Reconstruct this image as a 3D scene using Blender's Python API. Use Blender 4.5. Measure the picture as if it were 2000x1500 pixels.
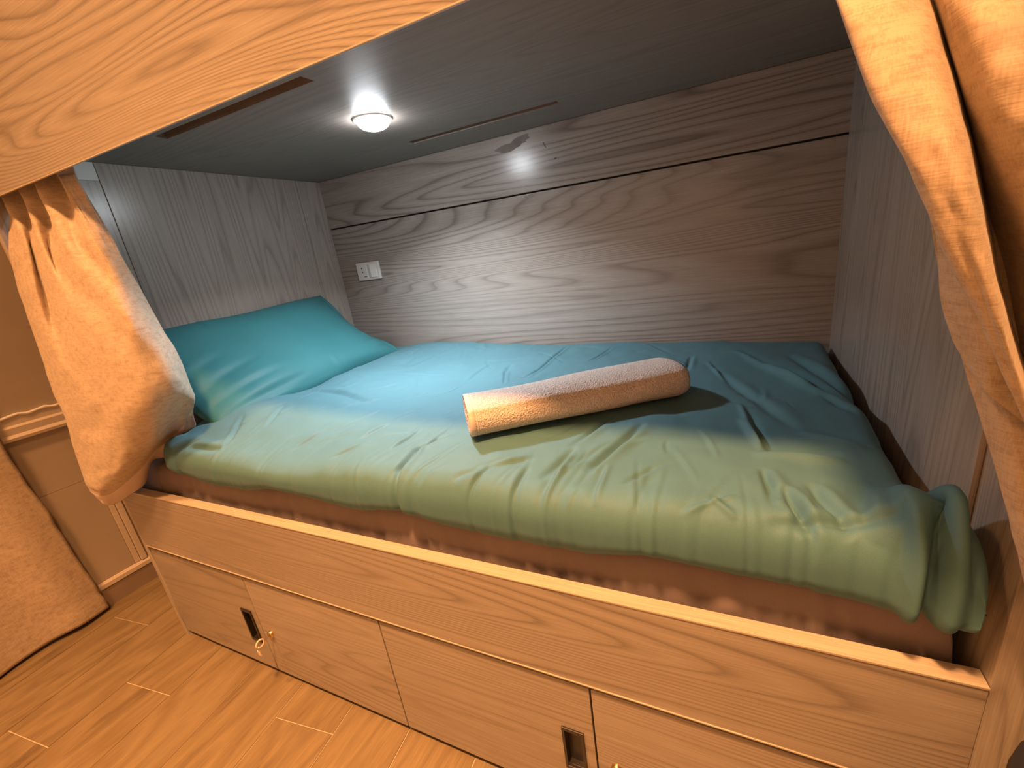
import bpy, bmesh, math, random
import numpy as np
from mathutils import Matrix, Vector

random.seed(4)
rng = np.random.default_rng(7)
for o in list(bpy.data.objects):
    bpy.data.objects.remove(o, do_unlink=True)
scene = bpy.context.scene
COL = scene.collection

# ------------------------------------------------------------------ camera
cam_d = bpy.data.cameras.new('camera')
cam = bpy.data.objects.new('camera', cam_d)
COL.objects.link(cam)
F_PX, PX, PY = 852.12, 35.97, 11.20
cam_d.sensor_fit = 'HORIZONTAL'
cam_d.sensor_width = 36.0
cam_d.lens = 36.0 * F_PX / 2000.0
cam_d.shift_x = -PX / 2000.0
cam_d.shift_y = PY / 2000.0
cam_d.clip_start = 0.02
right = Vector((0.90701798, 0.40315683, -0.12158519))
down = Vector((0.02061882, -0.33091221, -0.94343626))
fwd = Vector((-0.4205868, 0.8532067, -0.30845594))
cam.matrix_world = Matrix(((right.x, -down.x, -fwd.x, 1.72088),
                           (right.y, -down.y, -fwd.y, -0.53448),
                           (right.z, -down.z, -fwd.z, 1.12863),
                           (0, 0, 0, 1)))
scene.camera = cam

# ------------------------------------------------------------------ world, exposure
world = bpy.data.worlds.new('room_dark')
scene.world = world
world.use_nodes = True
bg = world.node_tree.nodes['Background']
bg.inputs[0].default_value = (0.9, 0.75, 0.6, 1)
bg.inputs[1].default_value = 0.01
vs = scene.view_settings
vs.view_transform = 'Standard'
vs.look = 'None'
vs.gamma = 1.0
vs.exposure = 0.0
vs.use_curve_mapping = False

WARM = (1.0, 0.44, 0.155)          # the room's ceiling lamps
WARM_STRENGTH = 12.0
WARM_WATTS = (29.0, 62.0)          # left and right ceiling downlight
COOL = (0.94, 0.985, 1.04)            # the reading downlight in the bunk
COOL_STRENGTH = 100.0
COOL_WATTS = 9.2

# ------------------------------------------------------------------ materials
def new_mat(name):
    m = bpy.data.materials.new(name)
    m.use_nodes = True
    nt = m.node_tree
    return m, nt, nt.nodes['Principled BSDF']

def N(nt, kind, **kw):
    n = nt.nodes.new(kind)
    for k, v in kw.items():
        setattr(n, k, v)
    return n

def mathn(nt, op, a, b=None):
    n = N(nt, 'ShaderNodeMath', operation=op)
    for i, v in enumerate((a, b)):
        if v is None:
            continue
        if isinstance(v, (int, float)):
            n.inputs[i].default_value = v
        else:
            nt.links.new(v, n.inputs[i])
    return n.outputs[0]

def ramp(nt, fac, stops):
    n = N(nt, 'ShaderNodeValToRGB')
    el = n.color_ramp.elements
    while len(el) < len(stops):
        el.new(0.5)
    for e, (p, c) in zip(el, stops):
        e.position = p
        e.color = (*c, 1)
    nt.links.new(fac, n.inputs[0])
    return n.outputs[0]

def mixc(nt, fac, a, b, mode='MIX'):
    n = N(nt, 'ShaderNodeMix', data_type='RGBA', blend_type=mode)
    for sock, v in ((n.inputs[0], fac), (n.inputs[6], a), (n.inputs[7], b)):
        if isinstance(v, (int, float)):
            sock.default_value = v
        elif isinstance(v, tuple):
            sock.default_value = (*v, 1)
        else:
            nt.links.new(v, sock)
    return n.outputs[2]

def bumpn(nt, bsdf, height, strength, dist):
    b = N(nt, 'ShaderNodeBump')
    b.inputs['Strength'].default_value = strength
    b.inputs['Distance'].default_value = dist
    nt.links.new(height, b.inputs['Height'])
    nt.links.new(b.outputs[0], bsdf.inputs['Normal'])

def coords(nt, scale, randomise=True):
    tc = N(nt, 'ShaderNodeTexCoord')
    vec = tc.outputs['Object']
    if randomise:
        oi = N(nt, 'ShaderNodeObjectInfo')
        r = mathn(nt, 'MULTIPLY', oi.outputs['Random'], 23.0)
        add = N(nt, 'ShaderNodeVectorMath', operation='ADD')
        nt.links.new(vec, add.inputs[0])
        nt.links.new(r, add.inputs[1])
        vec = add.outputs[0]
    mp = N(nt, 'ShaderNodeMapping')
    mp.inputs['Scale'].default_value = scale
    nt.links.new(vec, mp.inputs[0])
    return mp.outputs[0]

def noise(nt, vec, scale=1.0, detail=2.0, rough=0.5, dist=0.0):
    n = N(nt, 'ShaderNodeTexNoise')
    n.inputs['Scale'].default_value = scale
    n.inputs['Detail'].default_value = detail
    n.inputs['Roughness'].default_value = rough
    n.inputs['Distortion'].default_value = dist
    nt.links.new(vec, n.inputs['Vector'])
    return n.outputs['Fac']

def axis_scale(axis, along, across):
    s = [across, across, across]
    s['xyz'.index(axis)] = along
    return tuple(s)

def wood(name, light, mid, dark, axis='x', along=0.24, across=4.4, rings=42.0, rough=0.25, line=0.8, spec=0.5):
    m, nt, bs = new_mat(name)
    field = noise(nt, coords(nt, axis_scale(axis, along, across)), 1.0, 1.6, 0.45, 0.25)
    fr = mathn(nt, 'FRACT', mathn(nt, 'MULTIPLY', field, rings))
    c_ring = ramp(nt, fr, [(0.0, dark), (0.10, mid), (0.45, light), (0.80, mid), (1.0, dark)])
    broad = noise(nt, coords(nt, axis_scale(axis, 0.5, 3.0)), 1.0, 2.0)
    base = ramp(nt, broad, [(0.3, mid), (0.7, light)])
    amt = ramp(nt, noise(nt, coords(nt, axis_scale(axis, 0.6, 2.2)), 1.0, 1.0), [(0.30, (0.25 * line,) * 3), (0.58, (line,) * 3)])
    col = mixc(nt, amt, base, c_ring)
    fib = noise(nt, coords(nt, axis_scale(axis, 9.0, 420.0)), 1.0, 3.0, 0.6)
    fibc = ramp(nt, fib, [(0.3, (0.80,) * 3), (0.7, (1.06,) * 3)])
    col = mixc(nt, 1.0, col, fibc, 'MULTIPLY')
    nt.links.new(col, bs.inputs['Base Color'])
    bs.inputs['Roughness'].default_value = rough
    bs.inputs['Specular IOR Level'].default_value = spec
    bumpn(nt, bs, fib, 0.12, 0.0006)
    return m

def wood_tile(name, light, mid, dark):
    m, nt, bs = new_mat(name)
    field = noise(nt, coords(nt, (7.0, 1.3, 7.0)), 1.0, 2.0, 0.5, 0.4)
    fr = mathn(nt, 'FRACT', mathn(nt, 'MULTIPLY', field, 7.0))
    ringc = ramp(nt, fr, [(0.0, mid), (0.5, light), (1.0, mid)])
    streak = noise(nt, coords(nt, (26.0, 3.2, 26.0)), 1.0, 4.0, 0.6, 0.6)
    sm = ramp(nt, streak, [(0.50, (0.0,) * 3), (0.70, (0.95,) * 3)])
    knot = noise(nt, coords(nt, (6.0, 2.2, 6.0)), 1.0, 2.0, 0.5)
    km = ramp(nt, knot, [(0.44, (0.18,) * 3), (0.64, (1.0,) * 3)])
    amt = mathn(nt, 'MULTIPLY', sm, km)
    col = mixc(nt, amt, ringc, dark)
    fib = noise(nt, coords(nt, (300.0, 14.0, 300.0)), 1.0, 3.0, 0.6)
    col = mixc(nt, 1.0, col, ramp(nt, fib, [(0.3, (0.84,) * 3), (0.7, (1.08,) * 3)]), 'MULTIPLY')
    nt.links.new(col, bs.inputs['Base Color'])
    bs.inputs['Roughness'].default_value = 0.4
    bumpn(nt, bs, fib, 0.15, 0.0008)
    return m

def cloth(name, col, dark, rough=0.8, scale=(900, 900, 900), bump=0.25, dist=0.0006, sheen=0.15, blot=6.0, spec=0.25, fine=(0.9, 1.06)):
    m, nt, bs = new_mat(name)
    v = coords(nt, (1, 1, 1), False)
    b = noise(nt, v, blot, 3.0)
    w = noise(nt, coords(nt, scale, False), 1.0, 2.0)
    c = ramp(nt, b, [(0.3, dark), (0.7, col)])
    wc = ramp(nt, w, [(0.3, (fine[0],) * 3), (0.7, (fine[1],) * 3)])
    nt.links.new(mixc(nt, 1.0, c, wc, 'MULTIPLY'), bs.inputs['Base Color'])
    bs.inputs['Roughness'].default_value = rough
    bs.inputs['Specular IOR Level'].default_value = spec
    bs.inputs['Sheen Weight'].default_value = sheen
    bumpn(nt, bs, w, bump, dist)
    return m

def linen(name, light, dark, across='x'):
    m, nt, bs = new_mat(name)
    s1 = (700, 700, 40) if across == 'x' else (700, 700, 40)
    s2 = (40, 40, 700)
    a = noise(nt, coords(nt, s1, False), 1.0, 2.0)
    b = noise(nt, coords(nt, s2, False), 1.0, 2.0)
    th = mathn(nt, 'MULTIPLY', mathn(nt, 'ADD', a, b), 0.5)
    sl = noise(nt, coords(nt, (55, 55, 95), False), 1.0, 3.0, 0.6)
    f = mathn(nt, 'ADD', mathn(nt, 'MULTIPLY', th, 0.58), mathn(nt, 'MULTIPLY', sl, 0.42))
    nt.links.new(ramp(nt, f, [(0.36, dark), (0.56, light)]), bs.inputs['Base Color'])
    bs.inputs['Roughness'].default_value = 0.9
    bs.inputs['Specular IOR Level'].default_value = 0.15
    bs.inputs['Sheen Weight'].default_value = 0.1
    bumpn(nt, bs, th, 0.35, 0.0008)
    return m

def plain(name, col, rough=0.5, metal=0.0, spec=0.5, var=0.0, vscale=8.0):
    m, nt, bs = new_mat(name)
    if var:
        n = noise(nt, coords(nt, (1, 1, 1), False), vscale, 4.0)
        c = ramp(nt, n, [(0.3, tuple(x * (1 - var) for x in col)), (0.7, tuple(x * (1 + var) for x in col))])
        nt.links.new(c, bs.inputs['Base Color'])
        bumpn(nt, bs, n, 0.1, 0.002)
    else:
        bs.inputs['Base Color'].default_value = (*col, 1)
    bs.inputs['Roughness'].default_value = rough
    bs.inputs['Metallic'].default_value = metal
    bs.inputs['Specular IOR Level'].default_value = spec
    return m

def glow(name, col, strength):
    m, nt, bs = new_mat(name)
    bs.inputs['Base Color'].default_value = (0.8, 0.8, 0.8, 1)
    bs.inputs['Emission Color'].default_value = (*col, 1)
    bs.inputs['Emission Strength'].default_value = strength
    return m

WL, WM, WD = (0.400, 0.362, 0.325), (0.325, 0.290, 0.258), (0.165, 0.140, 0.122)
DL, DM, DD = tuple((0.70 * a, 0.66 * b, 0.64 * c) for a, b, c in (WL, WM, WD))  # same laminate darkened: the ceiling's shade is put into the deck colour
M = {
    'wood_x': wood('ash_laminate_along', WL, WM, WD, 'x'),
    'wood_fascia': wood('ash_laminate_fascia', WL, tuple(0.93 * c for c in WM), tuple(0.9 * c for c in WD), 'x', along=0.55, across=4.0, rings=58.0, line=0.95),
    'wood_z': wood('ash_laminate_upright', tuple(1.2 * c for c in WL), tuple(1.2 * c for c in WM), tuple(1.15 * c for c in WD), 'z', line=0.5),
    'wood_deck_shade': wood('ash_laminate_shade', DL, DM, DD, 'x', line=0.35, rough=0.5),
    'edge': wood('edge_band', (0.55, 0.48, 0.40), (0.47, 0.40, 0.33), (0.36, 0.30, 0.24), 'x', across=40, line=0.4),
    'dark': plain('gap_shade_black', (0.03, 0.022, 0.018), 0.8),  # near-black colour stands in for shade behind gaps and slots
    'sheet': cloth('brown_cotton', (0.230, 0.190, 0.205), (0.200, 0.165, 0.178), 0.75),
    'duvet': cloth('teal_sateen', (0.083, 0.193, 0.230), (0.076, 0.178, 0.213), 0.6, bump=0.12, sheen=0.03, spec=0.2),
    'pillow': cloth('teal_pillow', (0.034, 0.160, 0.178), (0.030, 0.146, 0.162), 0.55, bump=0.12, sheen=0.03, spec=0.25),
    'towel': cloth('beige_terry', (0.74, 0.65, 0.60), (0.66, 0.57, 0.52), 0.95, (300, 300, 300), 1.0, 0.005, 0.35, 14.0, 0.1, (0.74, 1.16)),
    'towel_band': cloth('beige_band', (0.68, 0.58, 0.52), (0.64, 0.54, 0.48), 0.85, (500, 500, 500), 0.4, 0.001),
    'linen': linen('beige_linen', (0.53, 0.44, 0.345), (0.37, 0.285, 0.213)),
    'lining': cloth('pale_lining', (0.70, 0.60, 0.55), (0.64, 0.54, 0.50), 0.9),
    'wall': plain('painted_panel', (0.40, 0.345, 0.29), 0.6, var=0.06, vscale=5.0),
    'trim': plain('painted_trim', (0.56, 0.49, 0.42), 0.5, var=0.05),
    'skirt': plain('dark_skirting', (0.26, 0.20, 0.16), 0.45, var=0.08),
    'plaster': plain('plaster', (0.60, 0.57, 0.53), 0.9, var=0.03),
    'grout': plain('grout', (0.48, 0.40, 0.30), 0.9, var=0.08, vscale=60.0),
    'plank': wood_tile('wood_tile', (0.235, 0.180, 0.105), (0.183, 0.135, 0.076), (0.070, 0.042, 0.021)),
    'white': plain('white_plastic', (0.80, 0.80, 0.78), 0.35),
    'hole': plain('socket_hole', (0.02, 0.02, 0.02), 0.6),
    'black': plain('black_metal', (0.018, 0.014, 0.013), 0.35),
    'brass': plain('brass', (0.75, 0.55, 0.25), 0.25, 1.0),
    'steel': plain('steel', (0.75, 0.72, 0.68), 0.22, 1.0),
    'clear': plain('pale_plastic', (0.72, 0.58, 0.46), 0.2),
    'worn': plain('worn_laminate', (0.215, 0.195, 0.178), 0.75, var=0.12, vscale=40.0, spec=0.2),
    'unknown_object': plain('black_nylon', (0.012, 0.011, 0.011), 0.7, var=0.2, vscale=80.0),
    'led': glow('downlight_glow', COOL, COOL_STRENGTH),
    'lamp': glow('ceiling_lamp_glow', WARM, WARM_STRENGTH),
}

# ------------------------------------------------------------------ mesh helpers
def thing(name, label, cat, loc=(0, 0, 0), group=None):
    o = bpy.data.objects.new(name, None)
    o.empty_display_size = 0.05
    COL.objects.link(o)
    o.location = loc
    return tag(o, label, cat, group)

def tag(o, label=None, cat=None, group=None, kind=None):
    if label: o['label'] = label
    if cat: o['category'] = cat
    if group: o['group'] = group
    if kind: o['kind'] = kind
    return o

def origin_of(o):
    v = Vector((0, 0, 0))
    while o is not None:
        v = v + o.location
        o = o.parent
    return v

def add(name, verts, faces, mat, parent=None, smooth=False, loc=None):
    """verts in world coordinates; the object keeps its parent's origin (or loc when top level)"""
    org = origin_of(parent) if parent is not None else Vector(loc or (0, 0, 0))
    me = bpy.data.meshes.new(name)
    v = np.asarray(verts, dtype=float) - np.array(org)
    me.from_pydata(v.tolist(), [], [tuple(int(i) for i in f) for f in faces])
    me.materials.append(M[mat] if isinstance(mat, str) else mat)
    if smooth:
        me.polygons.foreach_set('use_smooth', [True] * len(me.polygons))
    me.update()
    o = bpy.data.objects.new(name, me)
    COL.objects.link(o)
    if parent is not None:
        o.parent = parent
    elif loc:
        o.location = loc
    return o

def struct(o):
    o['kind'] = 'structure'
    return o

def box_geo(x0, x1, y0, y1, z0, z1, bev=0.0):
    bm = bmesh.new()
    bmesh.ops.create_cube(bm, size=1.0)
    for v in bm.verts:
        v.co = Vector(((x0 + x1) / 2 + v.co.x * (x1 - x0), (y0 + y1) / 2 + v.co.y * (y1 - y0), (z0 + z1) / 2 + v.co.z * (z1 - z0)))
    if bev:
        bmesh.ops.bevel(bm, geom=list(bm.edges), offset=bev, segments=2, profile=0.7, affect='EDGES')
    bm.verts.index_update()
    vs_ = [tuple(v.co) for v in bm.verts]
    fs = [[v.index for v in f.verts] for f in bm.faces]
    bm.free()
    return vs_, fs

def box(name, x0, x1, y0, y1, z0, z1, mat, parent=None, bev=0.0012, loc=None):
    v, f = box_geo(x0, x1, y0, y1, z0, z1, bev)
    return add(name, v, f, mat, parent, loc=loc)

def join_geo(parts):
    V, Fc = [], []
    for v, f in parts:
        k = len(V)
        V += [tuple(q) for q in v]
        Fc += [[i + k for i in ff] for ff in f]
    return V, Fc

def holed_slab(a_cuts, b_cuts, holes, c0, c1, order):
    """slab in the a-b plane from c0 to c1 along the third axis; order maps (a,b,c) to (x,y,z)"""
    vid, V, Fc = {}, [], []
    def vert(i, j, c):
        k = (i, j, c)
        if k not in vid:
            p = {'a': a_cuts[i], 'b': b_cuts[j], 'c': (c0, c1)[c]}
            vid[k] = len(V)
            V.append(tuple(p[q] for q in order))
        return vid[k]
    na, nb = len(a_cuts) - 1, len(b_cuts) - 1
    solid = lambda i, j: 0 <= i < na and 0 <= j < nb and (i, j) not in holes
    for i in range(na):
        for j in range(nb):
            if not solid(i, j):
                continue
            Fc.append([vert(i, j, 0), vert(i, j + 1, 0), vert(i + 1, j + 1, 0), vert(i + 1, j, 0)])
            Fc.append([vert(i, j, 1), vert(i + 1, j, 1), vert(i + 1, j + 1, 1), vert(i, j + 1, 1)])
            for (di, dj, p, q) in ((-1, 0, (i, j), (i, j + 1)), (1, 0, (i + 1, j + 1), (i + 1, j)), (0, -1, (i + 1, j), (i, j)), (0, 1, (i, j + 1), (i + 1, j + 1))):
                if not solid(i + di, j + dj):
                    Fc.append([vert(*p, 0), vert(*p, 1), vert(*q, 1), vert(*q, 0)])
    return V, Fc

def fix_normals(o):
    bm = bmesh.new()
    bm.from_mesh(o.data)
    bmesh.ops.recalc_face_normals(bm, faces=bm.faces)
    bm.to_mesh(o.data)
    bm.free()
    return o

def bevel_mod(o, w=0.0012):
    b = o.modifiers.new('bevel', 'BEVEL')
    b.width = w
    b.segments = 2
    b.limit_method = 'ANGLE'
    return o

def lathe_geo(profile, center, axis='z', n=32, caps=True):
    V, Fc = [], []
    for r, h in profile:
        for k in range(n):
            a = 2 * math.pi * k / n
            p = (r * math.cos(a), r * math.sin(a), h)
            if axis == 'y':
                p = (p[0], p[2], p[1])
            elif axis == 'x':
                p = (p[2], p[0], p[1])
            V.append(tuple(center[i] + p[i] for i in range(3)))
    for i in range(len(profile) - 1):
        for k in range(n):
            Fc.append([i * n + k, i * n + (k + 1) % n, (i + 1) * n + (k + 1) % n, (i + 1) * n + k])
    if caps:
        Fc.append(list(range(n))[::-1])
        Fc.append([(len(profile) - 1) * n + k for k in range(n)])
    return V, Fc

def catmull(P, n):
    """P (k,d...) -> n samples through the points"""
    P = np.asarray(P, float)
    k = len(P)
    ext = np.concatenate([[2 * P[0] - P[1]], P, [2 * P[-1] - P[-2]]])
    t = np.linspace(0, k - 1, n)
    i = np.minimum(t.astype(int), k - 2)
    f = (t - i).reshape((-1,) + (1,) * (P.ndim - 1))
    p0, p1, p2, p3 = ext[i], ext[i + 1], ext[i + 2], ext[i + 3]
    return 0.5 * (2 * p1 + (p2 - p0) * f + (2 * p0 - 5 * p1 + 4 * p2 - p3) * f ** 2 + (3 * p1 - p0 - 3 * p2 + p3) * f ** 3)

def grid_faces(nr, nc, off=0, flip=False):
    i, j = np.meshgrid(np.arange(nr - 1), np.arange(nc - 1), indexing='ij')
    a = (i * nc + j).ravel() + off
    q = np.stack([a, a + 1, a + nc + 1, a + nc], 1)
    return (q[:, ::-1] if flip else q).tolist()

def value_noise(X, Y, seed=0):
    """smooth 2-D noise, about -1..1, cell size 1"""
    r = np.random.default_rng(seed)
    T = r.uniform(-1, 1, (256, 256))
    xi, yi = np.floor(X).astype(int), np.floor(Y).astype(int)
    fx, fy = X - xi, Y - yi
    fx, fy = fx * fx * (3 - 2 * fx), fy * fy * (3 - 2 * fy)
    g = lambda a, b: T[a % 256, b % 256]
    return (g(xi, yi) * (1 - fx) + g(xi + 1, yi) * fx) * (1 - fy) + (g(xi, yi + 1) * (1 - fx) + g(xi + 1, yi + 1) * fx) * fy

def creases(X, Y, segs):
    """sum of soft ridges (amp>0) or valleys (amp<0) along segments (x0,y0,x1,y1,amp,width[,bend])"""
    H = np.zeros_like(X)
    for s in segs:
        x0, y0, x1, y1, amp, w = s[:6]
        bend = s[6] if len(s) > 6 else 0.0
        dx, dy = x1 - x0, y1 - y0
        L = math.hypot(dx, dy)
        ux, uy = dx / L, dy / L
        t = ((X - x0) * ux + (Y - y0) * uy) / L
        d = -(X - x0) * uy + (Y - y0) * ux + bend * L * 4 * t * (1 - t)
        tc = np.clip(t, 0, 1)
        taper = np.sin(np.pi * tc) ** 0.7 * ((t > 0) & (t < 1))
        k = np.abs(d) < 4 * w
        prof = np.exp(-(d / w) ** 2) - 0.45 * np.exp(-((d - 1.9 * w) / (1.3 * w)) ** 2)
        H += np.where(k, amp * taper * prof, 0)
    return H

def sheet(name, ctrl, nr, nc, mat, parent, thick=0.0022, wr=0.0015, seed=1, hem=None):
    P = np.array(ctrl, float)
    P = catmull(P, nr)
    P = np.swapaxes(catmull(np.swapaxes(P, 0, 1), nc), 0, 1)
    i, j = np.meshgrid(np.linspace(0, 14, nr), np.linspace(0, 9, nc), indexing='ij')
    P[..., 1] += wr * (value_noise(i, j, seed) + 0.6 * value_noise(i * 2.3, j * 2.1, seed + 1))
    P[..., 0] += 0.5 * wr * value_noise(i * 1.4, j * 1.6, seed + 2)
    o = add(name, P.reshape(-1, 3), grid_faces(nr, nc), mat, parent, smooth=True)
    s = o.modifiers.new('thickness', 'SOLIDIFY')
    s.thickness = thick
    s.offset = 0
    return o

# ================================================================== the setting
RX0, RX1, RY0, RY1, RH = -0.49, 2.75, -1.35, 1.085, 3.30
fl = struct(box('floor', RX0 - 0.08, RX1 + 0.08, RY0 - 0.08, RY1 + 0.08, -0.09, -0.0022, 'grout', bev=0))
TH = 0.113
E1, E2 = (math.cos(TH), math.sin(TH)), (-math.sin(TH), math.cos(TH))

def clip_poly(poly, a, b, c):
    out = []
    for i in range(len(poly)):
        p, q = poly[i], poly[(i + 1) % len(poly)]
        dp, dq = a * p[0] + b * p[1] - c, a * q[0] + b * q[1] - c
        if dp <= 0:
            out.append(p)
        if dp * dq < 0:
            t = dp / (dp - dq)
            out.append((p[0] + (q[0] - p[0]) * t, p[1] + (q[1] - p[1]) * t))
    return out

JOINT = {-3: 0.22, -2: -0.002, -1: -0.375, 0: -0.184, 1: 0.27, 2: -0.58, 3: -0.161, 4: 0.12, 5: -0.43, 6: -0.05}
PW, PL = 0.1957, 0.90
for k in range(-5, 16):
    s0, s1 = 0.003 + k * PW + 0.0013, 0.003 + (k + 1) * PW - 0.0013
    j0 = JOINT.get(k, random.uniform(-0.45, 0.45))
    for n in range(-3, 3):
        t0, t1 = j0 + n * PL + 0.0013, j0 + (n + 1) * PL - 0.0013
        poly = [(s * E1[0] + t * E2[0], s * E1[1] + t * E2[1]) for s, t in ((s0, t0), (s1, t0), (s1, t1), (s0, t1))]
        for a, b, c in ((-1, 0, -RX0), (1, 0, RX1), (0, -1, -RY0), (0, 1, 0.3)):
            poly = clip_poly(poly, a, b, c)
            if len(poly) < 3:
                break
        if len(poly) < 3:
            continue
        area = abs(sum(poly[i][0] * poly[(i + 1) % len(poly)][1] - poly[(i + 1) % len(poly)][0] * poly[i][1] for i in range(len(poly)))) / 2
        if area < 0.002:
            continue
        m = len(poly)
        cx, cy = sum(p[0] for p in poly) / m, sum(p[1] for p in poly) / m
        top = [(cx + (p[0] - cx) * (1 - 0.004), cy + (p[1] - cy) * (1 - 0.004), 0.0) for p in poly]
        mid = [(p[0], p[1], -0.0007) for p in poly]
        bot = [(p[0], p[1], -0.004) for p in poly]
        Fc = [list(range(m))] + [[m + i, m + (i + 1) % m, (i + 1) % m, i] for i in range(m)] + [[2 * m + i, 2 * m + (i + 1) % m, m + (i + 1) % m, m + i] for i in range(m)]
        add('plank', top + mid + bot, Fc, 'plank', fl)

wl = struct(box('wall_left', RX0 - 0.08, RX0, RY0 - 0.08, RY1 + 0.08, -0.0022, RH, 'wall', bev=0))
struct(box('wall_back', RX0, RX1, RY1, RY1 + 0.08, -0.0022, RH, 'plaster', bev=0))
struct(box('wall_right', RX1, RX1 + 0.08, RY0 - 0.08, RY1 + 0.08, -0.0022, RH, 'plaster', bev=0))
struct(box('wall_front', RX0, RX1, RY0 - 0.08, RY0, -0.0022, RH, 'plaster', bev=0))
struct(box('ceiling', RX0 - 0.08, RX1 + 0.08, RY0 - 0.08, RY1 + 0.08, RH, RH + 0.08, 'plaster', bev=0))

def rail_geo(prof, y0, y1):
    """prof: list of (x offset from the wall, z) ; runs along y"""
    n = len(prof)
    V = [(RX0 + dx, y, z) for y in (y0, y1) for dx, z in prof]
    Fc = [[i, (i + 1) % n, n + (i + 1) % n, n + i] for i in range(n)] + [list(range(n))[::-1], list(range(n, 2 * n))]
    return V, Fc

bb = struct(fix_normals(add('baseboard_left', *rail_geo([(-0.001, 0.0), (0.012, 0.0), (0.012, 0.078), (-0.001, 0.078)], RY0, RY1), 'skirt')))
add('skirting_cap', *rail_geo([(0.0, 0.078), (0.016, 0.078), (0.016, 0.094), (0.010, 0.102), (0.0, 0.104)], RY0, RY1), 'trim', bb)
struct(fix_normals(add('trim_1', *rail_geo([(-0.001, 0.722), (0.016, 0.722), (0.018, 0.732), (0.010, 0.742), (0.012, 0.765), (0.004, 0.772), (0.005, 0.800), (-0.001, 0.806)], RY0, RY1), 'trim')))
rg = []
pts = []
for i in range(13):
    y = -0.16 + i * 0.023
    rg.append((y, 0.803 + 0.004 * math.sin(i * 2.1), 0.0035 + 0.0025 * abs(math.sin(i * 1.7))))
V, Fc = [], []
for y, z, r in rg:
    for k in range(6):
        a = k * math.pi / 3
        V.append((RX0 + 0.005 + r * math.cos(a), y, z + r * math.sin(a)))
Fc = [[i * 6 + k, i * 6 + (k + 1) % 6, (i + 1) * 6 + (k + 1) % 6, (i + 1) * 6 + k] for i in range(12) for k in range(6)]
add('caulk_bead', V, Fc, 'white', bpy.data.objects['trim_1'], smooth=True)
struct(fix_normals(add('trim_2', *join_geo([box_geo(RX0 - 0.001, RX0 + 0.008, 0.104, 0.122, 0.104, 0.722, 0.002), box_geo(RX0 - 0.001, RX0 + 0.013, 0.124, 0.144, 0.104, 0.722, 0.003)]), 'trim')))
struct(fix_normals(add('trim_3', *rail_geo([(-0.001, 0.505), (0.005, 0.505), (0.005, 0.5065), (-0.001, 0.5065)], RY0, 0.103), 'skirt')))
# lower wainscot panel stands proud of the strip above it
struct(box('trim_4', RX0 - 0.001, RX0 + 0.006, RY0, 0.103, 0.104, 0.504, 'wall', bev=0.001))

def disk_light(name, loc, size, col, watts, spread, parent):
    d = bpy.data.lights.new(name, 'AREA')
    d.shape = 'DISK'
    d.size = size
    d.color = col
    d.energy = watts
    d.spread = spread
    o = bpy.data.objects.new(name, d)
    COL.objects.link(o)
    o.parent = parent
    o.location = Vector(loc) - origin_of(parent)
    return o

# ceiling lamps of the room (out of the picture)
def ceiling_lamp(x, y, r, watts, label):
    t = thing('ceiling_lamp', label, 'lamp', (x, y, RH))
    ring = [(r + 0.02, 0), (r + 0.02, -0.05), (r, -0.055), (r, -0.03), (r - 0.01, -0.03)]
    add('lamp_ring', *lathe_geo([(a, h) for a, h in ring], (x, y, RH - 0.0005), 'z', 40, False), 'white', t, True)
    prof = [(r, -0.045), (r * 0.9, -0.062), (r * 0.6, -0.072), (r * 0.25, -0.076), (0.002, -0.077)]
    add('diffuser', *lathe_geo(prof, (x, y, RH), 'z', 40, False), 'lamp', t, True)
    disk_light('lamp_light', (x, y, RH - 0.079), 2 * r, WARM, watts, math.radians(85), t)
    return t
ceiling_lamp(0.30, -0.80, 0.12, WARM_WATTS[0], 'round warm ceiling downlight above the picture, nearer the left wall')
ceiling_lamp(1.45, -0.80, 0.12, WARM_WATTS[1], 'round warm ceiling downlight above the picture, nearer the right wall')

# ================================================================== the bunk
W, D = 2.0, 1.055
ZT, ZL, ZC, ZG, ZF = 0.580, 0.374, 1.516, 1.317, 1.392
UP = 1.98
bk = thing('bunk_bed', 'built-in wooden bunk bed with cupboard doors below and panelled sleeping alcove', 'bunk bed', (1.0, 0.5, 0.0))
fp = box('front_panel', 0.0215, W - 0.001, -0.002, 0.024, ZL, ZT, 'wood_x', bk, 0.001)
box('edge_strip', 0.0215, W - 0.001, -0.0032, 0.0235, ZT - 0.0025, ZT + 0.0006, 'edge', fp, 0.0005)
box('edge_strip', 0.0215, W - 0.001, -0.0034, 0.020, ZL - 0.0006, ZL + 0.0022, 'edge', fp, 0.0005)
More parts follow.
